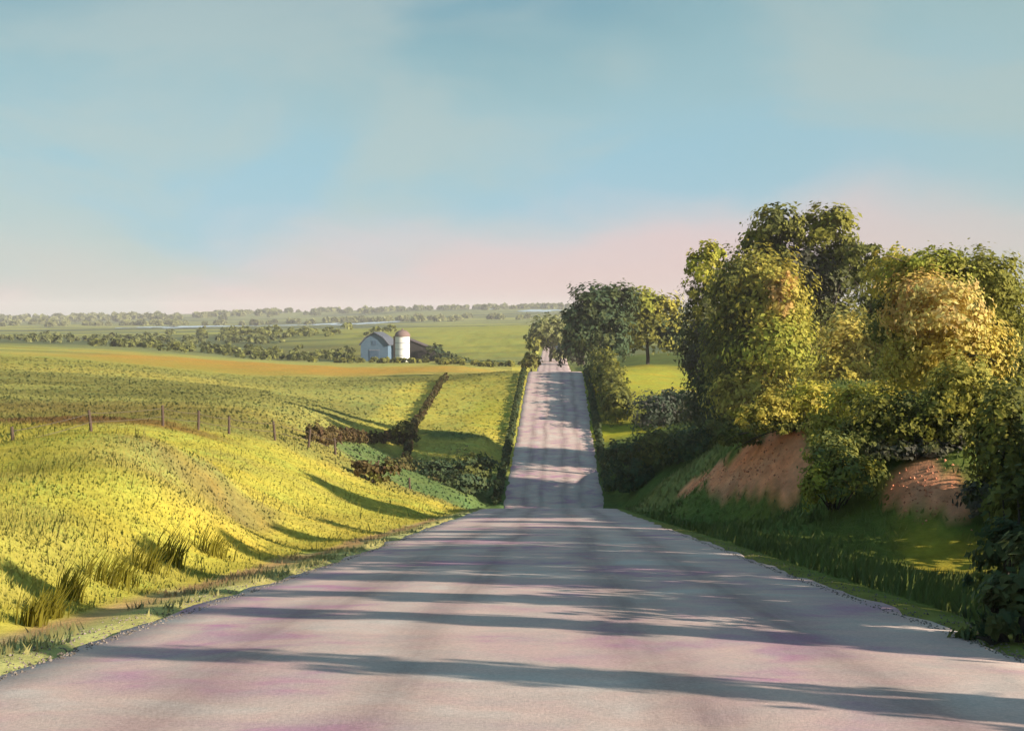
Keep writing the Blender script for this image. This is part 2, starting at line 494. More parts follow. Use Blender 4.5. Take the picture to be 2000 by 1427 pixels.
def ground_col(x, y):
    x = np.asarray(x, float); y = np.asarray(y, float)
    d = x - road_c(y)
    n = fbm(x / 3.5, y / 4.5, 21, 4)
    nb = fbm(x / 14 + 3, y / 18 + 7, 31, 4)
    nf = fbm(x / 60 + 3, y / 40 + 7, 41, 4)
    c = np.tile(C_BANK, (len(x), 1))
    c = mixc(c, sstep(0.42, 0.62, nb), C_BANK2)
    c = mixc(c, sstep(0.55, 0.75, n) * 0.3, C_BROWN)
    left_field = sstep(0, 1, (y - (62 + 0.0 * x) - np.clip((x + 40) * 0.75, -10, 30)) / 8) * (x < 0)
    f = np.tile(C_FIELD, (len(x), 1))
    f = mixc(f, sstep(0.45, 0.6, nf), C_FIELD2)
    f = mixc(f, sstep(0.5, 0.72, fbm(x / 90, y / 14, 51, 4)) * 0.5, C_DARKF)
    c = mixc(c, left_field, f)
    rise = sstep(128, 140, y) * (1 - sstep(235, 250, y)) * sstep(-19, -17.0, x + (y - 165) * -0.02) * (x < 8)
    c = mixc(c, rise, C_RISE * (0.8 + 0.4 * n[:, None]))
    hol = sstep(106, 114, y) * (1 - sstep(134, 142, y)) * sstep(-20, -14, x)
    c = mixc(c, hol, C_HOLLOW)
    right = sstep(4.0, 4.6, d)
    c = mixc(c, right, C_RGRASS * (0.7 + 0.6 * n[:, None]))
    far = sstep(330, 480, y)
    cf = np.tile(C_FAR, (len(x), 1))
    cf = mixc(cf, sstep(0.42, 0.6, fbm(x / 220 + 2, y / 130, 61, 4)), C_FAR2)
    cf = mixc(cf, sstep(0.5, 0.62, fbm(x / 260 + 8, y / 90 + 4, 71, 3)) * 0.8 * (1 - sstep(1500, 2500, y)), C_FARY)
    c = mixc(c, far, cf)
    for (cx, cy, rx, ry, tn, col, s, soft) in PATCHES:
        dx, dy = x - cx, y - cy
        ca, sa = math.cos(tn), math.sin(tn)
        q = np.sqrt(((dx * ca + dy * sa) / rx) ** 2 + ((-dx * sa + dy * ca) / ry) ** 2) + ((n if rx < 20 else nf) - 0.5) * (0.9 if rx < 20 else 1.6)
        c = mixc(c, (1 - sstep(1 - soft, 1 + soft * 0.5, q)) * s, col)
    # verge and the foot of the left bank
    edge = (n - 0.5) * 0.7
    vl = (1 - sstep(5.4, 5.9, -d + edge)) * (d < 0) * (1 - sstep(96, 104, y))
    ol = sstep(5.1, 5.5, -d + edge) * (1 - sstep(5.8, 6.2, -d + edge)) * (1 - sstep(60, 80, y))
    c = mixc(c, vl, C_VERGE)
    c = mixc(c, ol * (d < 0), C_CLAYLINE)
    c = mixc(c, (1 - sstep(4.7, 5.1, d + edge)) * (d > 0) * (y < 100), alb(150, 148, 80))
    # bare clay faces of the cut bank
    for (p0, p1, w) in CLAY:
        ax, ay = p0; bx, by = p1
        t = np.clip(((x - ax) * (bx - ax) + (y - ay) * (by - ay)) / ((bx - ax) ** 2 + (by - ay) ** 2), 0, 1)
        q = np.hypot(x - ax - t * (bx - ax), (y - ay - t * (by - ay)) * (0.5 if w > 1.1 else 0.8)) + (fbm(x / 0.9, y / 0.9, 95, 3) - 0.5) * 1.5
        c = mixc(c, 1 - sstep(w * 0.75, w * 1.1, q), C_CLAY * (0.8 + 0.4 * fbm(x / 0.5, y / 0.5, 91, 3)[:, None]))
    return np.clip(c, 0.004, 0.8)
CLAY = [(hit(1335, 962), hit(1420, 935), 0.55), (hit(1420, 935), hit(1490, 905), 0.95), (hit(1490, 905), hit(1535, 890), 1.25), (hit(1770, 960), hit(1840, 960), 1.0)]

# ------------------------------------------------------------------ ground sheet
def spaced(lo, hi, n, k):
    a, b = math.asinh(lo / k), math.asinh(hi / k)
    return np.sinh(np.linspace(a, b, n)) * k
gx = spaced(-4200, 4200, 560, 9.0)
gy = spaced(-80, 6500, 660, 26.0)
GX, GY = np.meshgrid(gx, gy)
fx, fy = GX.ravel(), GY.ravel()
zz = ground_z(fx, fy)
nx, ny = len(gx), len(gy)
ii = (np.arange(ny - 1)[:, None] * nx + np.arange(nx - 1)[None, :]).ravel()
quads = np.stack([ii, ii + 1, ii + nx + 1, ii + nx], 1)
ground = link('ground', np_mesh('ground', np.stack([fx, fy, zz], 1), quads, ground_mat(), ground_col(fx, fy), smooth=True))
tag(ground, 'rolling grass fields with a yellow bank and bare clay cuts', kind='structure')

# ------------------------------------------------------------------ road
def road_mat():
    m, t, b = new_mat('worn_road')
    uv = N(t, 'ShaderNodeUVMap', uv_map='UVMap')
    sep = N(t, 'ShaderNodeSeparateXYZ'); t.links.new(uv.outputs[0], sep.inputs[0])
    geo = N(t, 'ShaderNodeNewGeometry'); pos = geo.outputs['Position']
    big = noise_node(t, pos, 0.5, 4, 0.55, 0.6)
    mid = noise_node(t, pos, 1.6, 5, 0.6, 0.5)
    fine = noise_node(t, pos, 26, 8, 0.85)
    c = ramp_node(t, big, [(0.32, tuple(alb(222, 204, 194, 1.15))), (0.45, tuple(alb(222, 190, 178, 1.15))), (0.56, tuple(alb(212, 176, 172, 1.15))), (0.66, tuple(alb(198, 146, 168, 1.15)))], 'LINEAR')
    grey = ramp_node(t, mid, [(0.4, (0, 0, 0)), (0.65, (1, 1, 1))], 'LINEAR')
    c = mix_node(t, math_node(t, 'MULTIPLY', grey, 0.45), c, tuple(alb(196, 188, 180, 1.25)))
    # wheel tracks polished dark, four across the road
    wob = math_node(t, 'MULTIPLY_ADD', noise_node(t, pos, 0.12, 3), 0.16)
    wob.node.inputs[2].default_value = -0.08
    u = math_node(t, 'ADD', sep.outputs['X'], wob)
    tot = None
    for cen, wd in ((0.20, 0.08), (0.375, 0.06), (0.62, 0.08), (0.80, 0.07)):
        dd = math_node(t, 'ABSOLUTE', math_node(t, 'SUBTRACT', u, cen))
        mr = N(t, 'ShaderNodeMapRange', interpolation_type='SMOOTHSTEP')
        mr.inputs['From Min'].default_value = 0.0; mr.inputs['From Max'].default_value = wd
        mr.inputs['To Min'].default_value = 1.0; mr.inputs['To Max'].default_value = 0.0
        t.links.new(dd, mr.inputs[0])
        tot = mr.outputs[0] if tot is None else math_node(t, 'MAXIMUM', tot, mr.outputs[0])
    streak = N(t, 'ShaderNodeMapping'); streak.inputs['Scale'].default_value = (38, 0.18, 1)
    t.links.new(uv.outputs[0], streak.inputs[0])
    sn = noise_node(t, streak.outputs[0], 1.0, 4, 0.6)
    tf = math_node(t, 'MULTIPLY', tot, math_node(t, 'MULTIPLY', math_node(t, 'MULTIPLY', sn, 1.3), math_node(t, 'MULTIPLY', noise_node(t, pos, 0.09, 3, 0.6), 1.0)), True)
    c = mix_node(t, tf, c, tuple(alb(132, 104, 104)))
    fr = N(t, 'ShaderNodeMapRange'); fr.inputs['From Min'].default_value = 0.3; fr.inputs['From Max'].default_value = 0.7
    fr.inputs['To Min'].default_value = 0.68; fr.inputs['To Max'].default_value = 1.25
    t.links.new(fine, fr.inputs[0])
    c = mix_node(t, 1.0, c, fr.outputs[0], 'MULTIPLY')
    t.links.new(c, b.inputs['Base Color'])
    bn = N(t, 'ShaderNodeBump'); bn.inputs['Strength'].default_value = 0.3; bn.inputs['Distance'].default_value = 0.02
    t.links.new(noise_node(t, pos, 45, 4, 0.7), bn.inputs['Height'])
    t.links.new(bn.outputs[0], b.inputs['Normal'])
    b.inputs['Roughness'].default_value = 0.95
    return m
def build_road():
    ys = np.concatenate([np.linspace(-50, 100, 420), np.linspace(100.5, 240, 260), np.linspace(242, 610, 120)])
    ds = np.concatenate([[-HALF - 0.3], np.linspace(-HALF, HALF, 15), [HALF + 0.3]])
    vs, uvs = [], []
    for y in ys:
        cx, z = float(road_c(y)), float(road_z(y))
        wob = (fbm(np.array([y / 1.6]), np.array([3.3]), 5, 4)[0] - 0.5) * 0.6
        wob2 = (fbm(np.array([y / 1.6]), np.array([9.3]), 6, 4)[0] - 0.5) * 0.6
        for j, d in enumerate(ds):
            dd = d + (wob if d < 0 else wob2) * (abs(d) > HALF - 0.8)
            vs.append((cx + dd, y, EYE + z + 0.05 * (1 - (d / HALF) ** 2) - (0.22 if j in (0, len(ds) - 1) else 0)))
            uvs.append(((d + HALF) / (2 * HALF), y))
    k = len(ds)
    i = (np.arange(len(ys) - 1)[:, None] * k + np.arange(k - 1)[None, :]).ravel()
    q = np.stack([i, i + 1, i + k + 1, i + k], 1)
    o = link('road', np_mesh('road', vs, q, road_mat(), smooth=True, uv=uvs))
    tag(o, 'worn pinkish country road dipping and climbing over the hills', kind='structure')
build_road()

# ------------------------------------------------------------------ water glints in the far valley
def water_mat():
    m, t, b = new_mat('still_water')
    b.inputs['Base Color'].default_value = (0.42, 0.48, 0.54, 1)
    b.inputs['Roughness'].default_value = 0.25
    b.inputs['Specular IOR Level'].default_value = 0.6
    return m
WATER = water_mat()
def pond(px0, px1, py, Y, dY, seed):
    r = np.random.default_rng(seed)
    a, b = at(px0, py, Y), at(px1, py, Y)
    n = 40
    top, bot = [], []
    for i in range(n):
        f = i / (n - 1)
        x = a.x + (b.x - a.x) * f
        w = dY * (math.sin(math.pi * min(1, max(0, f))) ** 0.5) * (0.6 + 0.6 * fbm(np.array([f * 5.0 + seed]), np.array([1.5 * seed]), 3, 3)[0])
        yc = Y + (fbm(np.array([f * 3.0 + seed * 2]), np.array([0.5]), 8, 2)[0] - 0.5) * dY
        for s, l in ((1, top), (-1, bot)):
            yy = yc + s * w * 0.5
            l.append((x, yy))
    pts = top + bot
    z = ground_z([p[0] for p in pts], [p[1] for p in pts])
    vs = [(p[0], p[1], zz + 0.5) for p, zz in zip(pts, z)]
    q = [(i, i + 1, n + i + 1, n + i) for i in range(n - 1)]
    o = link('water', np_mesh('water', vs, q, WATER))
    tag(o, kind='structure')
    return o
for p in [(255, 330, 641, 1400, 200, 1), (340, 470, 636.5, 1520, 260, 2), (500, 575, 633, 1600, 240, 3), (590, 650, 633, 1600, 260, 4), (650, 770, 632, 1600, 280, 5),
          (930, 980, 616, 2450, 120, 6), (1010, 1100, 618, 2250, 130, 7)]:
    o = pond(*p)
    o['label'] = 'thin pale strip of water in the far valley'

# ------------------------------------------------------------------ foliage
def leaf_quads(cen, nrm, size, r, asp=0.6):
    n = len(cen)
    nrm = nrm + r.normal(0, 0.42, (n, 3))
    nrm /= np.linalg.norm(nrm, axis=1)[:, None] + 1e-9
    t = np.cross(nrm, r.normal(0, 1, (n, 3)))
    t /= np.linalg.norm(t, axis=1)[:, None] + 1e-9
    b = np.cross(nrm, t)
    s = (size * r.uniform(0.4, 1.5, n))[:, None]
    v = np.stack([cen - t * s, cen + b * s * asp + nrm * s * 0.12, cen + t * s, cen - b * s * asp + nrm * s * 0.12], 1).reshape(-1, 3)
    f = np.arange(n * 4).reshape(n, 4)
    return v, f

def crown_cloud(lobes, leaf, dens, r, ragged=0.22):
    """lobes: (centre, (rx,ry,rz), colour, colour2); leaves gathered into clumps around each lobe's shell"""
    V, Fc, Cc, off = [], [], [], 0
    for (c, rad, ca, cb) in lobes:
        c = np.array(c); rad = np.array(rad)
        rm = float(rad.mean())
        n = max(120, int(1.75 * dens * rm * rm / (leaf * leaf)))
        ncl = max(10, int(n / 26))
        d = r.normal(0, 1, (ncl, 3)); d /= np.linalg.norm(d, axis=1)[:, None]
        d[:, 2] = np.where(d[:, 2] < -0.55, -d[:, 2], d[:, 2])
        rr = r.uniform(0.2, 1.0, ncl) ** 0.42 * r.uniform(1 - ragged, 1 + ragged * 1.1, ncl)
        cc = d * rr[:, None]
        idx = r.integers(0, ncl, n)
        csz = (r.uniform(0.08, 0.24, ncl))[idx][:, None]
        p = cc[idx] + r.normal(0, 1, (n, 3)) * csz * 0.75
        nr = d[idx] * 0.9 + p * 0.5 + np.array([0, 0, 0.25])
        v, f = leaf_quads(c + p * rad, nr, np.full(n, leaf), r)
        cl = r.uniform(0, 1, ncl)
        w = np.clip(cl[idx] * 0.9 + r.normal(0, 0.16, n), 0, 1)[:, None]
        col = (np.array(ca) * (1 - w) + np.array(cb) * w) * r.uniform(0.8, 1.2, (n, 1))
        V.append(v); Fc.append(f + off); Cc.append(np.repeat(col, 4, 0)); off += len(v)
    return np.concatenate(V), np.concatenate(Fc), np.clip(np.concatenate(Cc), 0.003, 0.7)

def tubes(paths, seg=7):
    V, Fc = [], []
    for pts in paths:
        o = len(V)
        n = len(pts)
        for i, (p, rad) in enumerate(pts):
            p = Vector(p)
            q = Vector(pts[min(i + 1, n - 1)][0]) - Vector(pts[max(i - 1, 0)][0])
            q.normalize()
            a = q.orthogonal().normalized(); b = q.cross(a)
            for k in range(seg):
                an = 2 * math.pi * k / seg
                V.append(p + (a * math.cos(an) + b * math.sin(an)) * rad)
        for i in range(n - 1):
            for k in range(seg):
                k2 = (k + 1) % seg
                Fc.append((o + i * seg + k, o + i * seg + k2, o + (i + 1) * seg + k2, o + (i + 1) * seg + k))
    return [tuple(v) for v in V], Fc

def limb_path(a, b, r0, r1, r, n=5, wob=0.06):
    a, b = Vector(a), Vector(b)
    L = (b - a).length
    out = []
    for i in range(n):
        f = i / (n - 1)
        p = a.lerp(b, f)
        if 0 < i < n - 1:
            p += Vector(r.normal(0, wob * L * 0.5, 3))
        p.z += L * 0.06 * math.sin(math.pi * f)
        out.append((p, r0 + (r1 - r0) * f))
    return out

# leaf colours
def lc(r, g, b, gain=0.88): return tuple(alb(r, g, b, gain))
OLIVE, OLIVE2 = lc(146, 140, 60), lc(174, 162, 72)
DARK, DARK2 = lc(92, 96, 54), lc(126, 126, 62)
BLUEG, BLUEG2 = lc(74, 92, 66), lc(104, 116, 72)
GOLD, GOLD2 = lc(188, 170, 78), lc(208, 184, 104)
ROSE, ROSE2 = lc(204, 160, 104), lc(210, 178, 116)
LIME, LIME2 = lc(176, 174, 66), lc(152, 156, 62)
MAUVE, MAUVE2 = lc(96, 92, 84), lc(112, 112, 84)
GREYG, GREYG2 = lc(128, 128, 86), lc(150, 150, 94)
BRN, BRN2 = lc(88, 66, 46), lc(112, 98, 58)

def plant(name, Y, base_px, lobes_px, label, cat, leaf=0.2, dens=9.0, group=None, trunk=True, seed=1, tw=0.16, ragged=0.22, depth=0.85, base_y=None):
    """lobes_px: (px, py, rx, ry, dY, col, col2), all read at distance Y + dY"""
    r = np.random.default_rng(seed)
    if base_y is not None:
        Y = hit(base_px, base_y)[1] + 0.4
    bx = (base_px - 1000) * Y / F
    bz = gz(bx, Y)
    root = empty(name, (bx, Y, bz))
    tag(root, label, cat, group)
    lobes = []
    for (px, py, rx, ry, dY, ca, cb) in lobes_px:
        yy = Y + dY
        c = at(px, py, yy) - Vector((bx, Y, bz))
        rx_, ry_ = 1.1 * rx * yy / F, 1.1 * ry * yy / F
        lobes.append((tuple(c), (rx_, (rx_ + ry_) * 0.5 * depth, ry_), ca, cb))
    v, f, c = crown_cloud(lobes, leaf, dens, r, ragged)
    zmin = -0.05
    q = v.reshape(-1, 4, 3)
    m = q[:, :, 2].min(1) > ground_z(q[:, :, 0].mean(1) + bx, q[:, :, 1].mean(1) + Y) - bz + zmin
    v = q[m].reshape(-1, 3); f = np.arange(len(v)).reshape(-1, 4); c = c.reshape(-1, 4, 3)[m].reshape(-1, 3)
    link('crown' if trunk else 'foliage', np_mesh('crown', v, f, LEAF, c), root)
    top = max(l[0][2] for l in lobes)
    low = min(lobes, key=lambda l: l[0][2])
    paths = []
    if trunk:
        th = max(1.0, top * 0.45)
        main = limb_path((0, 0, -0.3), (r.normal(0, .1), r.normal(0, .1), th), tw, tw * 0.6, r, 5, 0.02)
        paths.append(main)
        for l in lobes:
            paths.append(limb_path((0, 0, th * r.uniform(0.6, 0.98)), tuple(np.array(l[0]) + np.array([0, 0, l[1][2] * 0.2])), tw * 0.5, tw * 0.12, r))
            for k in range(3):
                q = np.array(l[0]) + r.normal(0, 0.45, 3) * np.array(l[1])
                paths.append(limb_path(l[0], tuple(q), tw * 0.22, tw * 0.06, r, 4))
        tv, tf = tubes(paths)
        link('trunk', np_mesh('trunk', tv, tf, BARK, smooth=True), root)
    else:
        for l in lobes:
            for k in range(4):
                q = np.array(l[0]) + r.normal(0, 0.4, 3) * np.array(l[1])
                paths.append(limb_path((q[0] * 0.25, q[1] * 0.25, -0.1), tuple(q), tw * 0.3, tw * 0.08, r, 4))
        tv, tf = tubes(paths, 5)
        link('stem', np_mesh('stem', tv, tf, BARK, smooth=True), root)
    return root

G_R = 'trees on the right bank'
# --- right bank, back rank
plant('tree', 127, 1590, [(1520, 450, 52, 42, 0, DARK, OLIVE), (1500, 520, 60, 60, 2, DARK, DARK2), (1620, 455, 56, 46, 0, OLIVE, DARK2), (1655, 530, 50, 60, 1, DARK, DARK2),
      (1580, 560, 85, 80, 2, DARK, MAUVE), (1600, 660, 90, 80, 2, DARK, OLIVE), (1690, 500, 40, 22, -2, DARK, DARK2), (1480, 470, 28, 22, 1, OLIVE, LIME), (1530, 650, 70, 90, 3, DARK, DARK2)],
      'tallest dark olive tree with a forked double top above the bank', 'tree', leaf=0.27, dens=10, group=G_R, seed=11, tw=0.32)
plant('tree', 142, 1385, [(1378, 525, 30, 42, 0, LIME, OLIVE2), (1350, 520, 16, 22, 0, LIME, LIME2), (1400, 500, 12, 26, 0, LIME, LIME2), (1380, 600, 40, 50, 0, DARK, OLIVE), (1375, 690, 45, 75, 0, DARK, MAUVE), (1390, 790, 52, 70, -1, DARK, BLUEG)],
      'narrow dark tree with a pale spiky yellow top at the left end of the bank', 'tree', leaf=0.22, dens=11, group=G_R, seed=12, tw=0.22, ragged=0.3)
plant('tree', 137, 1455, [(1435, 690, 60, 65, 0, DARK, OLIVE), (1460, 770, 75, 65, 0, DARK, DARK2), (1430, 815, 60, 45, 0, DARK, BLUEG)],
      'low dark tree added for shade between the narrow spiky one and the round golden olive one', 'tree', leaf=0.24, dens=10, group=G_R, seed=18, tw=0.22)  # added so its shadow closes the lit strip across the dip
plant('tree', 123, 1500, [(1495, 590, 82, 85, 0, OLIVE, GOLD), (1440, 590, 50, 80, 0, DARK, OLIVE), (1520, 690, 80, 80, -2, LIME2, OLIVE2), (1440, 700, 55, 80, 1, DARK, OLIVE), (1480, 790, 85, 70, -2, OLIVE, GOLD), (1525, 590, 30, 50, -4, OLIVE2, ROSE)],
      'round golden olive tree standing in front of the tall forked tree', 'tree', leaf=0.22, dens=10, group=G_R, seed=13, tw=0.26)
plant('tree', 112, 1680, [(1670, 690, 72, 60, 0, GOLD, GOLD2), (1640, 770, 75, 65, -1, GOLD, OLIVE2), (1730, 760, 72, 70, 0, LIME2, GOLD), (1690, 820, 90, 50, -1, OLIVE, GOLD)],
      'low rounded golden tree in the middle of the right bank', 'tree', leaf=0.19, dens=10, group=G_R, seed=14, tw=0.22)
plant('tree', 59, 1850, [(1740, 545, 48, 50, 2, GOLD, OLIVE2), (1820, 540, 85, 50, 0, OLIVE, LIME2), (1920, 560, 75, 60, 0, OLIVE, DARK2), (1790, 610, 70, 70, -1, GOLD, ROSE), (1850, 620, 75, 70, -3, GOLD2, ROSE2),
      (1955, 640, 55, 80, 0, OLIVE, DARK2), (1740, 640, 45, 50, 2, DARK, DARK2), (1880, 700, 90, 70, -2, GOLD, GOLD2), (1800, 720, 70, 70, -1, OLIVE2, GOLD), (1960, 740, 50, 80, -1, DARK, OLIVE)],
      'broad spreading tree with golden and peach tints at the right', 'tree', leaf=0.105, dens=9, group=G_R, seed=15, tw=0.26)
plant('tree', 108, 1915, [(1900, 590, 60, 50, 0, DARK, OLIVE), (1950, 620, 60, 60, 0, DARK, DARK2), (1880, 670, 70, 70, 0, DARK, OLIVE), (1930, 740, 80, 80, 0, DARK, DARK2)],
      'dark tree added for shade, mostly hidden behind the broad golden peach tree', 'tree', leaf=0.24, dens=9, group=G_R, seed=16, tw=0.26)  # added behind the others so its shadow falls on the dip
plant('tree', 133, 1745, [(1740, 590, 60, 50, 0, DARK, OLIVE), (1710, 650, 60, 60, 0, OLIVE, DARK2), (1780, 660, 60, 60, 0, DARK, OLIVE), (1750, 740, 90, 80, 0, DARK, OLIVE)],
      'dark green tree added for shade, filling the gap between the tall forked tree and the broad one', 'tree', leaf=0.24, dens=9, group=G_R, seed=17, tw=0.26)  # added so its shadow covers the dip, also fills the gap
# --- right bank, shrubs in front
G_S = 'shrubs on the right bank'
plant('shrub', 58, 1880, [(1880, 770, 62, 65, 0, DARK2, OLIVE2), (1850, 830, 70, 60, 0, DARK, OLIVE), (1930, 830, 55, 60, 0, DARK, DARK2)], 'dome shaped olive shrub in front of the broad golden peach tree', 'shrub', leaf=0.09, dens=9, group=G_S, trunk=False, seed=21, base_y=868)
plant('shrub', 62, 1740, [(1740, 830, 75, 60, 0, DARK, OLIVE), (1690, 870, 60, 45, 0, DARK, DARK2), (1790, 860, 60, 45, 0, OLIVE, DARK2)], 'wide dark shrub between the two bare clay patches', 'shrub', leaf=0.09, dens=9, group=G_S, trunk=False, seed=22, base_y=900)
plant('shrub', 59, 1630, [(1625, 900, 50, 55, 0, BLUEG2, OLIVE), (1660, 940, 60, 50, -1, BLUEG2, OLIVE), (1600, 955, 34, 45, -1, OLIVE, LIME2)], 'green shrub hanging down the bank beside the left clay patch', 'shrub', leaf=0.085, dens=8, group=G_S, trunk=False, seed=23, base_y=1000)
plant('shrub', 52, 1820, [(1760, 882, 55, 18, 0, MAUVE, DARK), (1840, 878, 60, 24, 0, MAUVE, DARK2), (1910, 900, 50, 40, 0, MAUVE, DARK)], 'grey mauve shrub overhanging the top of the right clay patch', 'shrub', leaf=0.11, dens=9, group=G_S, trunk=False, seed=24, base_y=893)
plant('shrub', 76, 1560, [(1500, 836, 60, 16, 0, DARK, OLIVE), (1570, 830, 55, 22, 0, DARK, DARK2), (1440, 858, 45, 16, 2, DARK, DARK2)], 'low dark scrub along the crest above the left clay patch', 'shrub', leaf=0.09, dens=9, group=G_S, trunk=False, seed=25, base_y=852)
plant('shrub', 90, 1580, [(1580, 795, 60, 42, 0, GOLD, LIME), (1520, 808, 50, 36, 0, OLIVE2, GOLD), (1470, 822, 40, 26, 0, OLIVE, GOLD)], 'small yellow shrub at the foot of the round golden olive tree', 'shrub', leaf=0.10, dens=9, group=G_S, trunk=False, seed=26, base_y=832)
plant('shrub', 90, 1680, [(1670, 805, 65, 45, 0, LIME2, GOLD), (1730, 790, 50, 40, 1, OLIVE, GOLD), (1620, 840, 40, 36, -1, OLIVE, OLIVE2)], 'pale yellow green shrub on the bank top under the low golden tree', 'shrub', leaf=0.10, dens=9, group=G_S, trunk=False, seed=30, base_y=840)
plant('shrub', 46, 1950, [(1955, 880, 45, 120, 0, DARK, OLIVE), (1985, 960, 50, 110, 0, DARK, BLUEG), (1930, 985, 40, 50, 0, DARK, MAUVE)], 'tall dark shrub at the right margin beside the right clay patch', 'shrub', leaf=0.11, dens=9, group=G_S, trunk=False, seed=27, base_y=1030)
plant('shrub', 27, 1975, [(1980, 1090, 60, 70, 0, BLUEG, DARK), (1990, 1010, 50, 90, 1, DARK, DARK2), (1935, 1150, 40, 40, -1, BLUEG, DARK2)], 'dark shrub at the right margin behind the sunlit grass spot', 'shrub', leaf=0.08, dens=9, group=G_S, trunk=False, seed=28, base_y=1185)
plant('shrub', 18.5, 1980, [(1985, 1195, 85, 65, 0, BLUEG, DARK), (1930, 1235, 55, 35, 0, BLUEG, DARK2), (2050, 1150, 80, 90, 0, BLUEG, DARK)], 'nearest dark shrub at the right edge of the road', 'shrub', leaf=0.06, dens=9, group=G_S, trunk=False, seed=29, base_y=1265)
# --- shrubs in the dip right of the road
plant('shrub', 122, 1230, [(1225, 900, 45, 36, 0, BLUEG, DARK), (1290, 880, 60, 40, 0, DARK, DARK2), (1235, 940, 45, 30, -2, BLUEG, DARK)], 'dark shrub in the dip to the right of the road', 'shrub', leaf=0.2, dens=9, group=G_S, trunk=False, seed=31, base_y=962)
plant('shrub', 118, 1370, [(1350, 880, 55, 42, 0, DARK, BLUEG), (1420, 860, 50, 40, 0, DARK, DARK2)], 'dark shrub below the narrow spiky topped tree', 'shrub', leaf=0.2, dens=9, group=G_S, trunk=False, seed=32, base_y=890)
plant('shrub', 150, 1290, [(1285, 812, 50, 40, 0, MAUVE, BLUEG), (1345, 815, 45, 38, 0, MAUVE, DARK), (1320, 790, 45, 26, 1, MAUVE, BLUEG)], 'grey mauve shrub below the yellow field', 'shrub', leaf=0.22, dens=9, group=G_S, trunk=False, seed=33, base_y=832)
# --- far trees right of the road
G_F = 'trees beside the far road'
plant('tree', 246, 1165, [(1165, 610, 50, 45, 0, BLUEG, DARK), (1200, 600, 45, 38, 1, DARK, BLUEG), (1130, 650, 32, 48, 0, BLUEG, DARK), (1180, 665, 55, 50, 0, BLUEG, DARK), (1118, 690, 22, 34, 0, MAUVE, BLUEG)],
      'dark blue green tree standing by the far road crest', 'tree', leaf=0.42, dens=11, group=G_F, seed=41, tw=0.4)
plant('tree', 252, 1265, [(1245, 605, 45, 40, 0, OLIVE, LIME2), (1290, 620, 42, 40, 0, OLIVE, OLIVE2), (1260, 655, 60, 45, 0, DARK, OLIVE), (1310, 665, 34, 40, 0, DARK, BLUEG)],
      'olive tree with a yellow top joined to the dark blue green one', 'tree', leaf=0.42, dens=11, group=G_F, seed=42, tw=0.4)
plant('tree', 430, 1075, [(1068, 648, 28, 28, 0, GREYG, GREYG2), (1094, 660, 22, 34, 0, GREYG, GREYG2), (1050, 668, 22, 28, 0, GREYG2, OLIVE), (1090, 690, 14, 18, 0, GREYG, GREYG2)],
      'pale grey green tree far off over the road crest', 'tree', leaf=0.6, dens=11, group=G_F, seed=43, tw=0.5)
plant('tree', 402, 1140, [(1130, 665, 30, 34, 0, DARK, BLUEG), (1155, 650, 30, 36, 0, BLUEG, DARK), (1120, 690, 20, 24, 0, DARK, GREYG)],
      'dark tree added behind the blue green one to shade the far end of the road', 'tree', leaf=0.6, dens=10, group=G_F, seed=45, tw=0.4)  # added to throw shade on the road past the crest
plant('shrub', 246, 1038, [(1038, 712, 20, 20, 0, DARK2, BRN2), (1034, 690, 10, 20, 1, GREYG, DARK2)], 'small brown green bush on the left of the road crest', 'shrub', leaf=0.35, dens=9, trunk=False, seed=44)
# --- brown shrubs by the left fence
G_B = 'brown shrubs along the left fence'
plant('shrub', 118, 790, [(785, 843, 26, 20, 0, BRN2, DARK2), (800, 860, 18, 16, 0, BRN, DARK)], 'taller brown green shrub at the fence corner', 'shrub', leaf=0.16, dens=9, group=G_B, trunk=False, seed=53, base_y=872)
plant('shrub', 102, 722, [(715, 915, 32, 16, 0, BRN, BRN2), (750, 922, 30, 20, 0, BRN, DARK2)], 'brown shrub at the lip of the shaded hollow', 'shrub', leaf=0.15, dens=9, group=G_B, trunk=False, seed=54, base_y=942)
plant('shrub', 128, 840, [(770, 915, 55, 22, 0, DARK, BRN2), (850, 925, 60, 26, 0, BLUEG, DARK), (925, 915, 48, 30, 0, BLUEG, DARK2), (900, 945, 55, 22, -3, BLUEG, DARK), (820, 948, 45, 16, -3, DARK, BRN2)], 'dark green scrub in the shaded hollow left of the road', 'shrub', leaf=0.2, dens=8, trunk=False, seed=55, base_y=930)

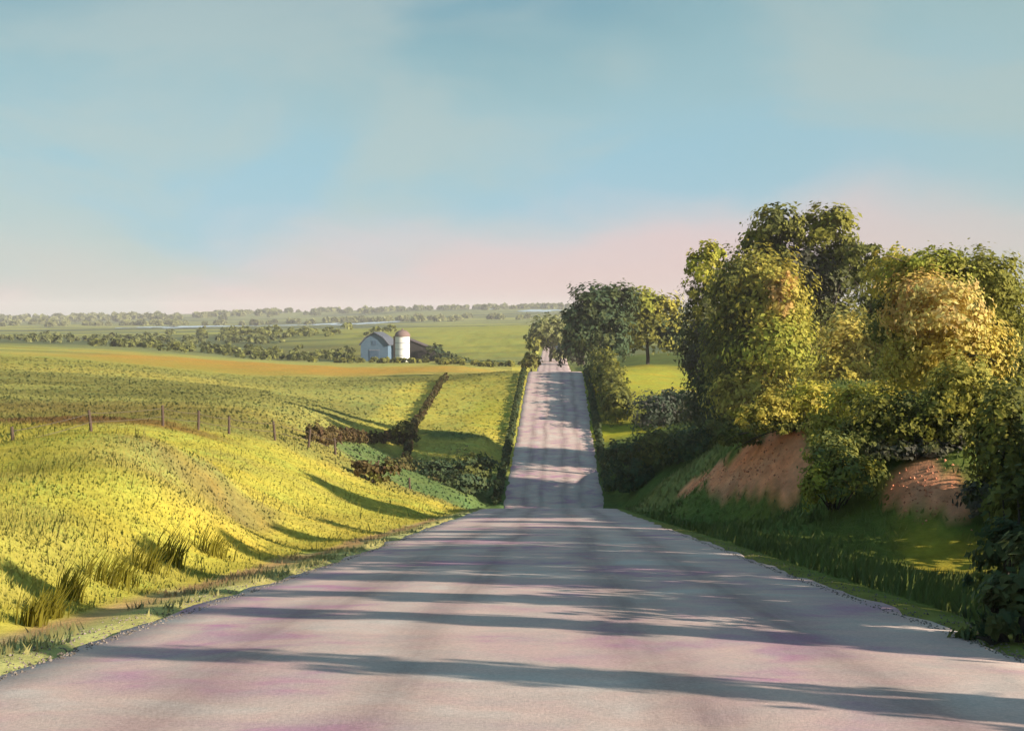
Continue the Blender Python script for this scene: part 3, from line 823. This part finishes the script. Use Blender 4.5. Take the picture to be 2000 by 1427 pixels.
# --- hedges: a run of leafy lobes along a line on the ground
def hedge(label, pts, wid, hgt, ca, cb, leaf, dens, seed, step=None, group=None):
    r = np.random.default_rng(seed)
    x0, y0 = pts[0]
    root = empty('hedge', (x0, y0, gz(x0, y0)))
    tag(root, label, 'hedge', group)
    lobes, stems = [], []
    base = np.array(root.location)
    for (ax, ay), (bx, by) in zip(pts[:-1], pts[1:]):
        L = math.hypot(bx - ax, by - ay)
        n = max(1, int(L / (step or wid * 0.8)))
        for k in range(n):
            f = (k + 0.5) / n
            x, y = ax + (bx - ax) * f + r.normal(0, wid * .06), ay + (by - ay) * f
            h = hgt * r.uniform(0.75, 1.2) * (min(1.0, 0.35 + (y - 13) / 12) if hgt > 6 else 1)
            z = gz(x, y)
            lobes.append((tuple(np.array([x, y, z + h * 0.45]) - base), (wid * 0.5, max(wid * 0.6, L / n * 0.75), h * 0.55), ca, cb))
            if k % 3 == 0:
                p = np.array([x, y, z]) - base
                stems.append([(p - [0, 0, 0.1], 0.05), (p + [r.normal(0, .1), 0, h * 0.7], 0.015)])
    v, f, c = crown_cloud(lobes, leaf, dens, r)
    link('foliage', np_mesh('foliage', v, f, LEAF, c), root)
    tv, tf = tubes(stems, 5)
    link('stem', np_mesh('stem', tv, tf, BARK), root)['kind'] = 'stuff'
    return root
def side(y, d): return (float(road_c(y)) + d, y)
hedge('low dark hedge along the left edge of the climbing road', [side(y, -5.3) for y in (122, 135, 150, 170, 195, 226)], 0.9, 0.8, DARK, BLUEG, 0.13, 8, 61)
hedge('low dark hedge along the right edge of the climbing road', [side(y, 5.3) for y in (128, 140, 155, 175, 200, 230)], 0.9, 0.9, DARK, BLUEG, 0.13, 8, 62)
hedge('tall dense boxy hedge beside the upper road on the right', [side(y, 8.0) for y in (170, 190, 210, 228)], 3.8, 3.9, DARK, OLIVE, 0.26, 10, 63, 1.7)
hedge('tall unbroken unseen hedge added beyond the right margin to darken the shoulder', [(7.8, 11.5), (10.2, 18.5), (13.2, 26), (18.0, 37), (22, 44)], 2.8, 6.2, DARK, OLIVE, 0.15, 8, 65)  # unseen, added and shaped to shade the right shoulder and road edge
hedge('low dark brown hedge row following the fence down to its corner', [hit(608, 864), hit(655, 864), hit(700, 864), hit(755, 862), hit(800, 859)], 1.3, 1.15, BRN, BRN2, 0.15, 8, 66)
hedge('thin dark hedgerow running uphill across the left field', [hit(792, 905)] + [hit(*p) for p in ((800, 870), (815, 830), (840, 790), (872, 742))], 0.8, 1.1, BRN, DARK, 0.15, 8, 64)

# ------------------------------------------------------------------ trees beyond the right edge that stripe the road with shade
def stripe_tree(h, rad, seed):
    r = np.random.default_rng(seed)
    root = empty('roadside_tree', (0, 0, 0))
    lobes = []
    for k in range(6):
        f = k / 5
        lobes.append(((r.normal(0, .12), r.normal(0, .12), h * (0.25 + 0.68 * f)), (rad * (1.05 - 0.5 * f), rad * (1.05 - 0.5 * f), h * 0.14), DARK, OLIVE))
    v, f, c = crown_cloud(lobes, 0.13, 9, r)
    link('crown', np_mesh('crown', v, f, LEAF, c), root)
    paths = [limb_path((0, 0, -0.2), (0, 0, h * 0.92), 0.16, 0.03, r, 6, 0.01)]
    for l in lobes:
        for k in range(3):
            paths.append(limb_path((0, 0, l[0][2] - 0.4), tuple(np.array(l[0]) + r.normal(0, .5, 3) * np.array(l[1])), 0.05, 0.015, r, 4))
    tv, tf = tubes(paths)
    link('trunk', np_mesh('trunk', tv, tf, BARK, smooth=True), root)
    return root
def copy_tree(o, parent=None):
    c = o.copy()
    scene.collection.objects.link(c)
    if parent is not None: c.parent = parent
    for ch in o.children:
        copy_tree(ch, c)
    return c
ORD = ['slender tree beyond the right margin throwing the nearest', 'slender tree beyond the right margin throwing the second nearest', 'short slender tree beyond the right margin throwing the third',
       'wider slender tree beyond the right margin throwing the fourth', 'slender tree beyond the right margin throwing the fifth', 'slender tree beyond the right margin throwing the sixth',
       'slender tree beyond the right margin throwing the second farthest', 'slender tree beyond the right margin throwing the farthest']
proto = stripe_tree(8.0, 0.95, 71)
tanb = math.tan(R(SUN_BACK))
for i, (sy, x, s, wd) in enumerate([(10.6, 9.5, 0.62, 0.5), (14.6, 10.5, 0.67, 0.62), (17.6, 12.5, 0.62, 0.8), (21.5, 13.0, 0.76, 1.0), (27.5, 14.0, 0.78, 1.0), (32, 17.5, 0.9, 1.0),
                                (38.5, 19.0, 0.95, 1.2), (45, 22.0, 1.05, 1.3)]):
    o = proto if i == 0 else copy_tree(proto)
    y = sy - (x - 0.5) * tanb
    o.location = (x, y, gz(x, y))
    o.rotation_euler.z = i * 1.3
    o.scale = (wd * 1.35, wd * 1.35, s * 1.08)
    tag(o, ORD[i] + ' shadow stripe across the road', 'tree', 'slender roadside trees on the right')

# ------------------------------------------------------------------ far woods (masses far off)
def wood(label, pts, n, hgt, ca, cb, seed, spread, leaf=2.2):
    r = np.random.default_rng(seed)
    P = np.array([hit(px, py) for px, py in pts]) if len(pts[0]) == 2 else np.array([tuple(at(px, 600, Y))[:2] for px, _, Y in pts])
    seg = r.integers(0, len(P) - 1, n); f = r.uniform(0, 1, n)
    xy = P[seg] * (1 - f[:, None]) + P[seg + 1] * f[:, None] + r.normal(0, 1, (n, 2)) * np.array(spread)
    z = ground_z(xy[:, 0], xy[:, 1])
    lobes = []
    for (x, y), zz in zip(xy, z):
        h = hgt * r.uniform(0.5, 1.25)
        lobes.append(((x, y, zz + h * 0.42), (h * r.uniform(.5, .9), h * 0.6, h * 0.5), ca, cb))
    v, f_, c = crown_cloud(lobes, leaf, 4, r)
    o = link('woodland', np_mesh('woodland', v, f_, LEAF, c))
    tag(o, label, kind='stuff')
    o['label'] = label
    return o
FW, FW2 = lc(104, 108, 66), lc(132, 132, 78)
wood('dark woodland belt beyond the orange field', [(230, 0, 520), (420, 0, 500), (560, 0, 480), (680, 0, 470)], 120, 2.8, DARK2, FW, 81, (9, 16), 0.7)
wood('green hedge belt across the left valley', [(20, 0, 640), (180, 0, 620), (330, 0, 660), (520, 0, 640)], 110, 3.2, FW, FW2, 82, (25, 40), 0.9)
wood('olive woodland on the mid ridge left of the barn', [(430, 0, 820), (560, 0, 760), (650, 0, 700)], 50, 5, DARK2, FW2, 83, (20, 30), 1.0)
wood('grey green woodland along the far left skyline', [(-100, 0, 2500), (150, 0, 2500), (420, 0, 2500)], 120, 9, GREYG, FW2, 84, (60, 120), 5)
wood('grey green woodland along the middle skyline', [(420, 0, 2700), (700, 0, 2700), (900, 0, 2700), (1150, 0, 2700)], 160, 8, FW, FW2, 85, (60, 120), 5)
wood('dim woodland in the far valley behind the water', [(0, 0, 1800), (300, 0, 1850), (700, 0, 1850), (1100, 0, 1700)], 110, 6, GREYG, FW2, 86, (60, 60), 4)
wood('dark hedge band below the farm buildings', [(640, 0, 418), (760, 0, 412), (900, 0, 400), (1000, 0, 380)], 60, 1.5, DARK, OLIVE, 87, (5, 5), 0.6)

# ------------------------------------------------------------------ farm: barn, silo, dark shed
def box_part(name, parent, mat, x0, x1, y0, y1, z0, z1):
    v = [(x, y, z) for z in (z0, z1) for y in (y0, y1) for x in (x0, x1)]
    f = [(0, 2, 3, 1), (4, 5, 7, 6), (0, 1, 5, 4), (2, 6, 7, 3), (0, 4, 6, 2), (1, 3, 7, 5)]
    return link(name, np_mesh(name, v, f, mat), parent)
BARNW = plain('blue_grey_boards', tuple(alb(108, 132, 154, 1.35)), 0.18, 0.8)
BARNR = plain('slate_roof', tuple(alb(116, 120, 132, 1.9)), 0.2, 0.8)
BARND = plain('barn_door', tuple(alb(92, 114, 138, 1.35)), 0.2, 0.8)
TRIM = plain('barn_trim', tuple(alb(140, 140, 152, 1.3)), 0.1, 1)
SILOW = plain('white_silo', (0.72, 0.70, 0.68), 0.1, 0.6)
SILOC = plain('brown_silo_cap', tuple(alb(150, 126, 120, 1.5)), 0.3, 0.8)
SHEDW = plain('dark_shed', (0.035, 0.03, 0.028), 0.3, 0.8)
SHEDR = plain('shed_roof', (0.10, 0.075, 0.075), 0.3, 0.8)
def build_barn():
    Y = 440
    bx = (731 - 1000) * Y / F
    bz = min(gz(bx - 5, Y), gz(bx + 5, Y), gz(bx, Y))
    root = empty('barn', (bx, Y, bz), R(-11))
    tag(root, 'blue grey barn with a gabled roof facing the road', 'barn')
    w, d, eave, ridge = 4.7, 9, 5.6, 9.2
    kn = 3.0; kz = 7.6
    prof = [(-w, -0.5), (w, -0.5), (w, eave), (kn, kz), (0, ridge), (-kn, kz), (-w, eave)]
    n = len(prof)
    v = [(x, 0, z) for x, z in prof] + [(x, d, z) for x, z in prof]
    me = bpy.data.meshes.new('wall')
    me.from_pydata(v, [], [tuple(range(n)), tuple(range(2 * n - 1, n - 1, -1))] + [(i + n, (i + 1) % n + n, (i + 1) % n, i) for i in range(n)])
    me.materials.append(BARNW)
    link('wall', me, root)
    rp = [(-w - 0.5, eave - 0.25), (-kn, kz + 0.25), (0, ridge + 0.3), (kn, kz + 0.25), (w + 0.5, eave - 0.25)]
    for a, b in zip(rp[:-1], rp[1:]):
        v = [(a[0], -0.5, a[1]), (b[0], -0.5, b[1]), (b[0], d + .5, b[1]), (a[0], d + .5, a[1])]
        v += [(x, y, z + 0.25) for x, y, z in v]
        f = [(0, 3, 2, 1), (4, 5, 6, 7), (0, 1, 5, 4), (1, 2, 6, 5), (2, 3, 7, 6), (3, 0, 4, 7)]
        link('roof', np_mesh('roof', v, f, BARNR), root)
    dr = box_part('door', root, BARND, -1.6, 1.6, -0.12, 0.05, -0.4, 3.6)
    box_part('door_frame', dr, TRIM, -1.85, 1.85, -0.09, 0.03, 3.6, 3.9)
    wn = box_part('loft_window', root, BARND, -0.7, 0.7, -0.1, 0.05, 5.4, 6.8)
build_barn()
def lathe(prof, seg=28):
    v = [(r * math.cos(2 * math.pi * k / seg), r * math.sin(2 * math.pi * k / seg), z) for r, z in prof for k in range(seg)]
    f = [(i * seg + k, i * seg + (k + 1) % seg, (i + 1) * seg + (k + 1) % seg, (i + 1) * seg + k) for i in range(len(prof) - 1) for k in range(seg)]
    return v, f
def build_silo():
    Y = 431
    x = (786 - 1000) * Y / F
    root = empty('silo', (x, Y, gz(x, Y)))
    tag(root, 'tall white silo with a brown domed cap beside the barn', 'silo')
    R0, h = 2.35, 8.2
    v, f = lathe([(R0, -0.8)] + [(R0, z) for z in np.linspace(0, h, 8)])
    link('wall', np_mesh('wall', v, f, SILOW, smooth=True), root)
    for z in (2, 4, 6):
        v, f = lathe([(R0 + .01, z - .06), (R0 + .07, z - .06), (R0 + .07, z + .06), (R0 + .01, z + .06)])
        link('hoop', np_mesh('hoop', v, f, TRIM), root)
    v, f = lathe([(R0 + .2, h - .15)] + [((R0 + .2) * math.cos(a), h + 2.0 * math.sin(a)) for a in np.linspace(0, 1.5, 8)] + [(0.01, h + 2.0)])
    cap = link('cap', np_mesh('cap', v, f, SILOC, smooth=True), root)
    v, f = lathe([(0.3, h + 1.9), (0.3, h + 2.3), (0.01, h + 2.4)], 10)
    link('vent', np_mesh('vent', v, f, SILOC), cap)
    link('chute', np_mesh('chute', *tube_box((-R0 - 0.55, -0.4), (-R0 + .1, .4), 0, h), SILOC), root)
def tube_box(a, b, z0, z1):
    v = [(x, y, z) for z in (z0, z1) for y in (a[1], b[1]) for x in (a[0], b[0])]
    return v, [(0, 2, 3, 1), (4, 5, 7, 6), (0, 1, 5, 4), (2, 6, 7, 3), (0, 4, 6, 2), (1, 3, 7, 5)]
build_silo()
def build_shed():
    Y = 440
    x = (822 - 1000) * Y / F
    root = empty('shed', (x, Y, gz(x, Y)))
    tag(root, 'dark low shed with a sloping roof behind the white silo', 'shed')
    prof = [(-4, -0.6), (4.6, -0.6), (4.6, 3.4), (-4, 6.8)]
    n = 4
    v = [(a, 0, z) for a, z in prof] + [(a, 12, z) for a, z in prof]
    f = [(0, 1, 2, 3), (7, 6, 5, 4)] + [(i + 4, (i + 1) % 4 + 4, (i + 1) % 4, i) for i in range(4)]
    link('wall', np_mesh('wall', v, f, SHEDW), root)
    v = [(-4.2, -.4, 6.95), (5.2, -.4, 3.25), (5.2, 12.4, 3.25), (-4.2, 12.4, 6.95)]
    v += [(a, b, c + .25) for a, b, c in v]
    link('roof', np_mesh('roof', v, [(0, 3, 2, 1), (4, 5, 6, 7), (0, 1, 5, 4), (1, 2, 6, 5), (2, 3, 7, 6), (3, 0, 4, 7)], SHEDR), root)
    box_part('door', root, SHEDR, -1, 1.6, -0.1, 0.05, -0.5, 2.6)
build_shed()
plant('shrub', 436, 865, [(848, 690, 22, 14, 0, DARK, BLUEG), (872, 696, 20, 10, 0, DARK, BLUEG), (898, 702, 18, 7, 0, DARK2, BLUEG)], 'dark bushes tapering away to the right of the shed', 'shrub', leaf=0.5, dens=9, trunk=False, seed=91)

# ------------------------------------------------------------------ wire fence along the left field
def build_fence():
    posts = [(27, 58, 1.25), (178, 68, 1.1), (318, 75, 1.15), (387, 80, 1.15), (447, 83, 1.1), (537, 87, 1.25), (602, 91, 1.25), (655, 94, 1.2), (735, 100, 1.2), (800, 106, 1.3)]
    xs = [((px - 1000) * Y / F, Y, h) for px, Y, h in posts]
    x0, y0, _ = xs[0]
    o0 = Vector((x0, y0, gz(x0, y0)))
    root = empty('wire_fence', o0)
    tag(root, 'wire fence with leaning wooden posts crossing the left field', 'fence')
    tops = []
    tv, tf = tubes([[((0, 0, -0.3), 0.085), ((0.01, 0, 0.4), 0.08), ((0.0, 0.01, 0.8), 0.078), ((0, 0, 1.0), 0.07), ((0, 0, 1.01), 0.01)]], 8)
    pm = np_mesh('post', tv, tf, POSTWOOD, smooth=True)
    for i, (x, y, h) in enumerate(xs):
        p = Vector((x, y, gz(x, y)))
        o = link('post', pm, root)
        o.location = p - o0
        o.scale = (1, 1, h)
        o.rotation_euler = (R(random.uniform(-4, 4)), R(random.uniform(-7, 9)), 0)
        tops.append((p - o0, h))
    for f in (0.45, 0.85):
        paths = []
        pts = []
        for (a, ha), (b, hb) in zip(tops[:-1], tops[1:]):
            for k in range(5):
                t = k / 5
                q = a.lerp(b, t)
                q.z += (ha * (1 - t) + hb * t) * f - 0.06 * math.sin(math.pi * t)
                pts.append((q, 0.014))
        tv, tf = tubes([pts], 5)
        link('wire', np_mesh('wire', tv, tf, WIRE), root)
build_fence()

# ------------------------------------------------------------------ tall grass clumps above the left verge
G_T = 'tall olive grass clumps above the left verge'
def clump(px, py, hp, wp, label, seed, lean=0.35):
    r = np.random.default_rng(seed)
    x, y = hit(px, py)
    z = gz(x, y)
    h, w = hp * y / F, wp * y / F
    n = 75
    bx = r.normal(0, w * 0.36, n); by = r.normal(0, w * 0.4, n)
    hh = h * r.uniform(0.5, 1.05, n)
    an = r.uniform(0, 6.28, n)
    V, Fc = [], []
    bw = 0.010 + 0.006 * r.random(n)
    lx = hh * (lean + r.normal(0, 0.16, n)); ly = hh * r.normal(0, 0.15, n)
    gzs = ground_z(x + bx, y + by) - z
    for i in range(n):
        o = len(V)
        dx, dy = math.cos(an[i]) * bw[i], math.sin(an[i]) * bw[i]
        for f, wd in ((0, 1), (0.5, 0.9), (1.0, 0.1)):
            cx, cy, cz_ = bx[i] + lx[i] * f * f, by[i] + ly[i] * f * f, gzs[i] - 0.03 + hh[i] * f
            V += [(cx - dx * wd, cy - dy * wd, cz_), (cx + dx * wd, cy + dy * wd, cz_)]
        Fc += [(o, o + 1, o + 3, o + 2), (o + 2, o + 3, o + 5, o + 4)]
    c = np.repeat(np.array(lc(150, 140, 48, 1.3)) * r.uniform(0.7, 1.2, (n, 1)), 6, 0)
    o = link('grass_clump', np_mesh('grass_clump', V, Fc, CLUMP, c))
    o.location = (x, y, z)
    tag(o, label, 'grass clump', G_T)
names = ['lowest of the tall olive grass clumps above the left verge', 'second lowest tall grass clump above the left verge', 'third tall grass clump up the left verge', 'broad drooping grass clump in the middle of the verge row',
         'fourth tall grass clump up the left verge before the slim pair', 'slim grass clump third from the top of the verge row', 'tall slim grass clump second from the top of the verge row', 'topmost small grass clump of the verge row']
for i, (px, py, hp, wp) in enumerate([(62, 1222, 75, 36), (95, 1205, 70, 36), (135, 1170, 75, 30), (205, 1140, 60, 60), (235, 1135, 55, 40), (285, 1115, 70, 44), (335, 1105, 80, 40), (415, 1085, 55, 36)]):
    clump(px, py, hp, wp, names[i], 100 + i)

# ------------------------------------------------------------------ grass (nobody could count it)
def grass(label, n, xr, yr, keep, h0, seed, wide=1.0, name='grass', dark=1.0):
    r = np.random.default_rng(seed)
    y = np.exp(r.uniform(math.log(yr[0] + 6), math.log(yr[1] + 6), n)) - 6
    u = r.uniform(0, 1, n)
    lo, hi = xr(y)
    x = lo + u * (hi - lo)
    m = keep(x, y)
    if 'verge' not in label:      # thins out away from the road
        m &= r.uniform(0, 1, n) < sstep(0, 0.25, u if 'left' in label else 1 - u)
    x, y = x[m], y[m]
    n = len(x)
    z = ground_z(x, y)
    e = 0.15
    nx_ = -(ground_z(x + e, y) - z) / e; ny_ = -(ground_z(x, y + e) - z) / e
    nr = np.stack([nx_, ny_, np.ones(n)], 1); nr /= np.linalg.norm(nr, axis=1)[:, None]
    patchy = fbm(x / 1.3, y / 1.6, 77, 3)
    h = h0 * r.uniform(0.4, 1.1, n) * (0.45 + 1.1 * patchy)
    wd = (0.006 + 0.00075 * y) * wide * r.uniform(0.7, 1.4, n)
    an = r.uniform(0, 2 * math.pi, n)
    dx, dy = np.cos(an) * wd, np.sin(an) * wd
    lx = h * r.normal(0.12, 0.35, n); ly = h * r.normal(0, 0.35, n)
    a = np.stack([x - dx, y - dy, z - 0.02], 1); b = np.stack([x + dx, y + dy, z - 0.02], 1)
    t = np.stack([x + lx, y + ly, z + h], 1)
    v = np.stack([a, b, t], 1).reshape(-1, 3)
    f = np.arange(n * 3).reshape(n, 3)
    col = ground_col(x, y) * r.uniform(0.86, 1.2, (n, 1)) * (0.85 + 0.3 * patchy[:, None]) * dark
    c = np.repeat(col, 3, 0)
    me = np_mesh(name, v, f, BLADE, np.clip(c, 0.004, 0.75), smooth=True)
    me.normals_split_custom_set_from_vertices(np.repeat(nr, 3, 0).tolist())
    o = link(name, me)
    tag(o, label, kind='stuff')
    o['label'] = label
def off_left(x, y):
    d = x - road_c(y)
    return d < -6.15 - 0.5 * (fbm(x / 0.8, y / 0.8, 13, 2) - 0.5)
grass('short yellow green grass on the left bank', 250000, lambda y: (-0.6 * y - 7, np.full(len(y), 0.0) + road_c(y) - 5.4), (7, 98), off_left, 0.07, 201, 0.8)
grass('dull green grass on the right shoulder and bank', 60000, lambda y: (road_c(y) + 5.0, 0.55 * y + 5), (10, 110), lambda x, y: (x - road_c(y) > 5.3) & (ground_col(x, y)[:, 0] < 0.22), 0.3, 202)
grass('sparse dry grass on the pale left verge', 9000, lambda y: (road_c(y) - 6.2, road_c(y) - 4.7), (8, 95), lambda x, y: fbm(x / 0.7, y / 1.2, 33, 2) > 0.5, 0.10, 203)

grass('longer dry grass over the left field', 90000, lambda y: (-0.58 * y - 5, road_c(y) - 6.0), (62, 260), lambda x, y: (y > 88) | (x < -24), 0.16, 204, 1.5)

# dead stalks standing in the bank grass
grass('scattered tall dry weed stalks in the left bank grass', 9000, lambda y: (-0.6 * y - 7, road_c(y) - 6.2), (9, 95), lambda x, y: fbm(x / 2.2, y / 2.6, 63, 3) > 0.47, 0.42, 205, 0.45, 'weed_stalks', 0.6)
def gravel():
    r = np.random.default_rng(301)
    n = 7000
    y = np.exp(r.uniform(math.log(10), math.log(56), n)) - 4
    sd = np.where(r.uniform(0, 1, n) < 0.55, -1, 1)
    d = sd * (HALF + np.abs(r.normal(0, 0.35, n)) - 0.22)
    x = road_c(y) + d
    on = np.abs(d) < HALF - 0.05
    z = np.where(on, EYE + road_z(y) + 0.004, np.maximum(ground_z(x, y), ground_z(x, y)))
    for (p0, p1, w) in CLAY:
        k = 160
        t_ = r.uniform(0, 1, k)
        x = np.append(x, p0[0] + (p1[0] - p0[0]) * t_ + r.normal(0, w * .5, k)); y = np.append(y, p0[1] + (p1[1] - p0[1]) * t_ + r.normal(0, w * .8, k))
    z = np.append(z, ground_z(x[n:], y[n:])); far = len(x) - n; n = len(x)
    s = np.append(r.uniform(0.006, 0.022, n - far), r.uniform(0.02, 0.11, far) * r.uniform(0.4, 1, far))
    base = np.array([(1, 0, 0), (-.5, .8, 0), (-.5, -.8, 0), (0.1, 0.1, 0.8), (-0.1, -0.1, -0.6)])
    an = r.uniform(0, 6.28, n)
    ca, sa = np.cos(an)[:, None], np.sin(an)[:, None]
    bx, by = base[:, 0][None], base[:, 1][None]
    v = np.stack([x[:, None] + (bx * ca - by * sa) * s[:, None], y[:, None] + (bx * sa + by * ca) * s[:, None], z[:, None] + base[:, 2][None] * s[:, None]], 2).reshape(-1, 3)
    tri = np.array([(0, 1, 3), (1, 2, 3), (2, 0, 3), (1, 0, 4), (2, 1, 4), (0, 2, 4)])
    f = (np.arange(n)[:, None, None] * 5 + tri[None]).reshape(-1, 3)
    c = np.tile(alb(176, 160, 148, 1.9), (n, 1)); c[n - far:] = C_CLAY * 0.9
    c = np.repeat(c * r.uniform(0.5, 1.15, (n, 1)), 5, 0)
    o = link('gravel', np_mesh('gravel', v, f, GRIT, c))
    tag(o, 'loose stones along the road edges and on the bare clay', kind='stuff')
GRIT = leaf_mat('grit', 0.0)
gravel()

# ------------------------------------------------------------------ air
def build_haze():
    x0, x1, y0, y1, z0, z1 = -4300, 4300, -95, 6600, float(zz.min()) - 30, max(60.0, float(zz.max()) + 40)
    o = link('haze', np_mesh('haze', *tube_box((x0, y0), (x1, y1), z0, z1), None))
    m = bpy.data.materials.new('thin_haze'); m.use_nodes = True
    t = m.node_tree; t.nodes.clear()
    out = N(t, 'ShaderNodeOutputMaterial'); v = N(t, 'ShaderNodeVolumePrincipled')
    v.inputs['Color'].default_value = (0.97, 0.92, 0.92, 1)
    v.inputs['Density'].default_value = 0.00016
    t.links.new(v.outputs[0], out.inputs['Volume'])
    o.data.materials.append(m)
    tag(o, 'thin pale haze over the far hills', kind='stuff')
build_haze()
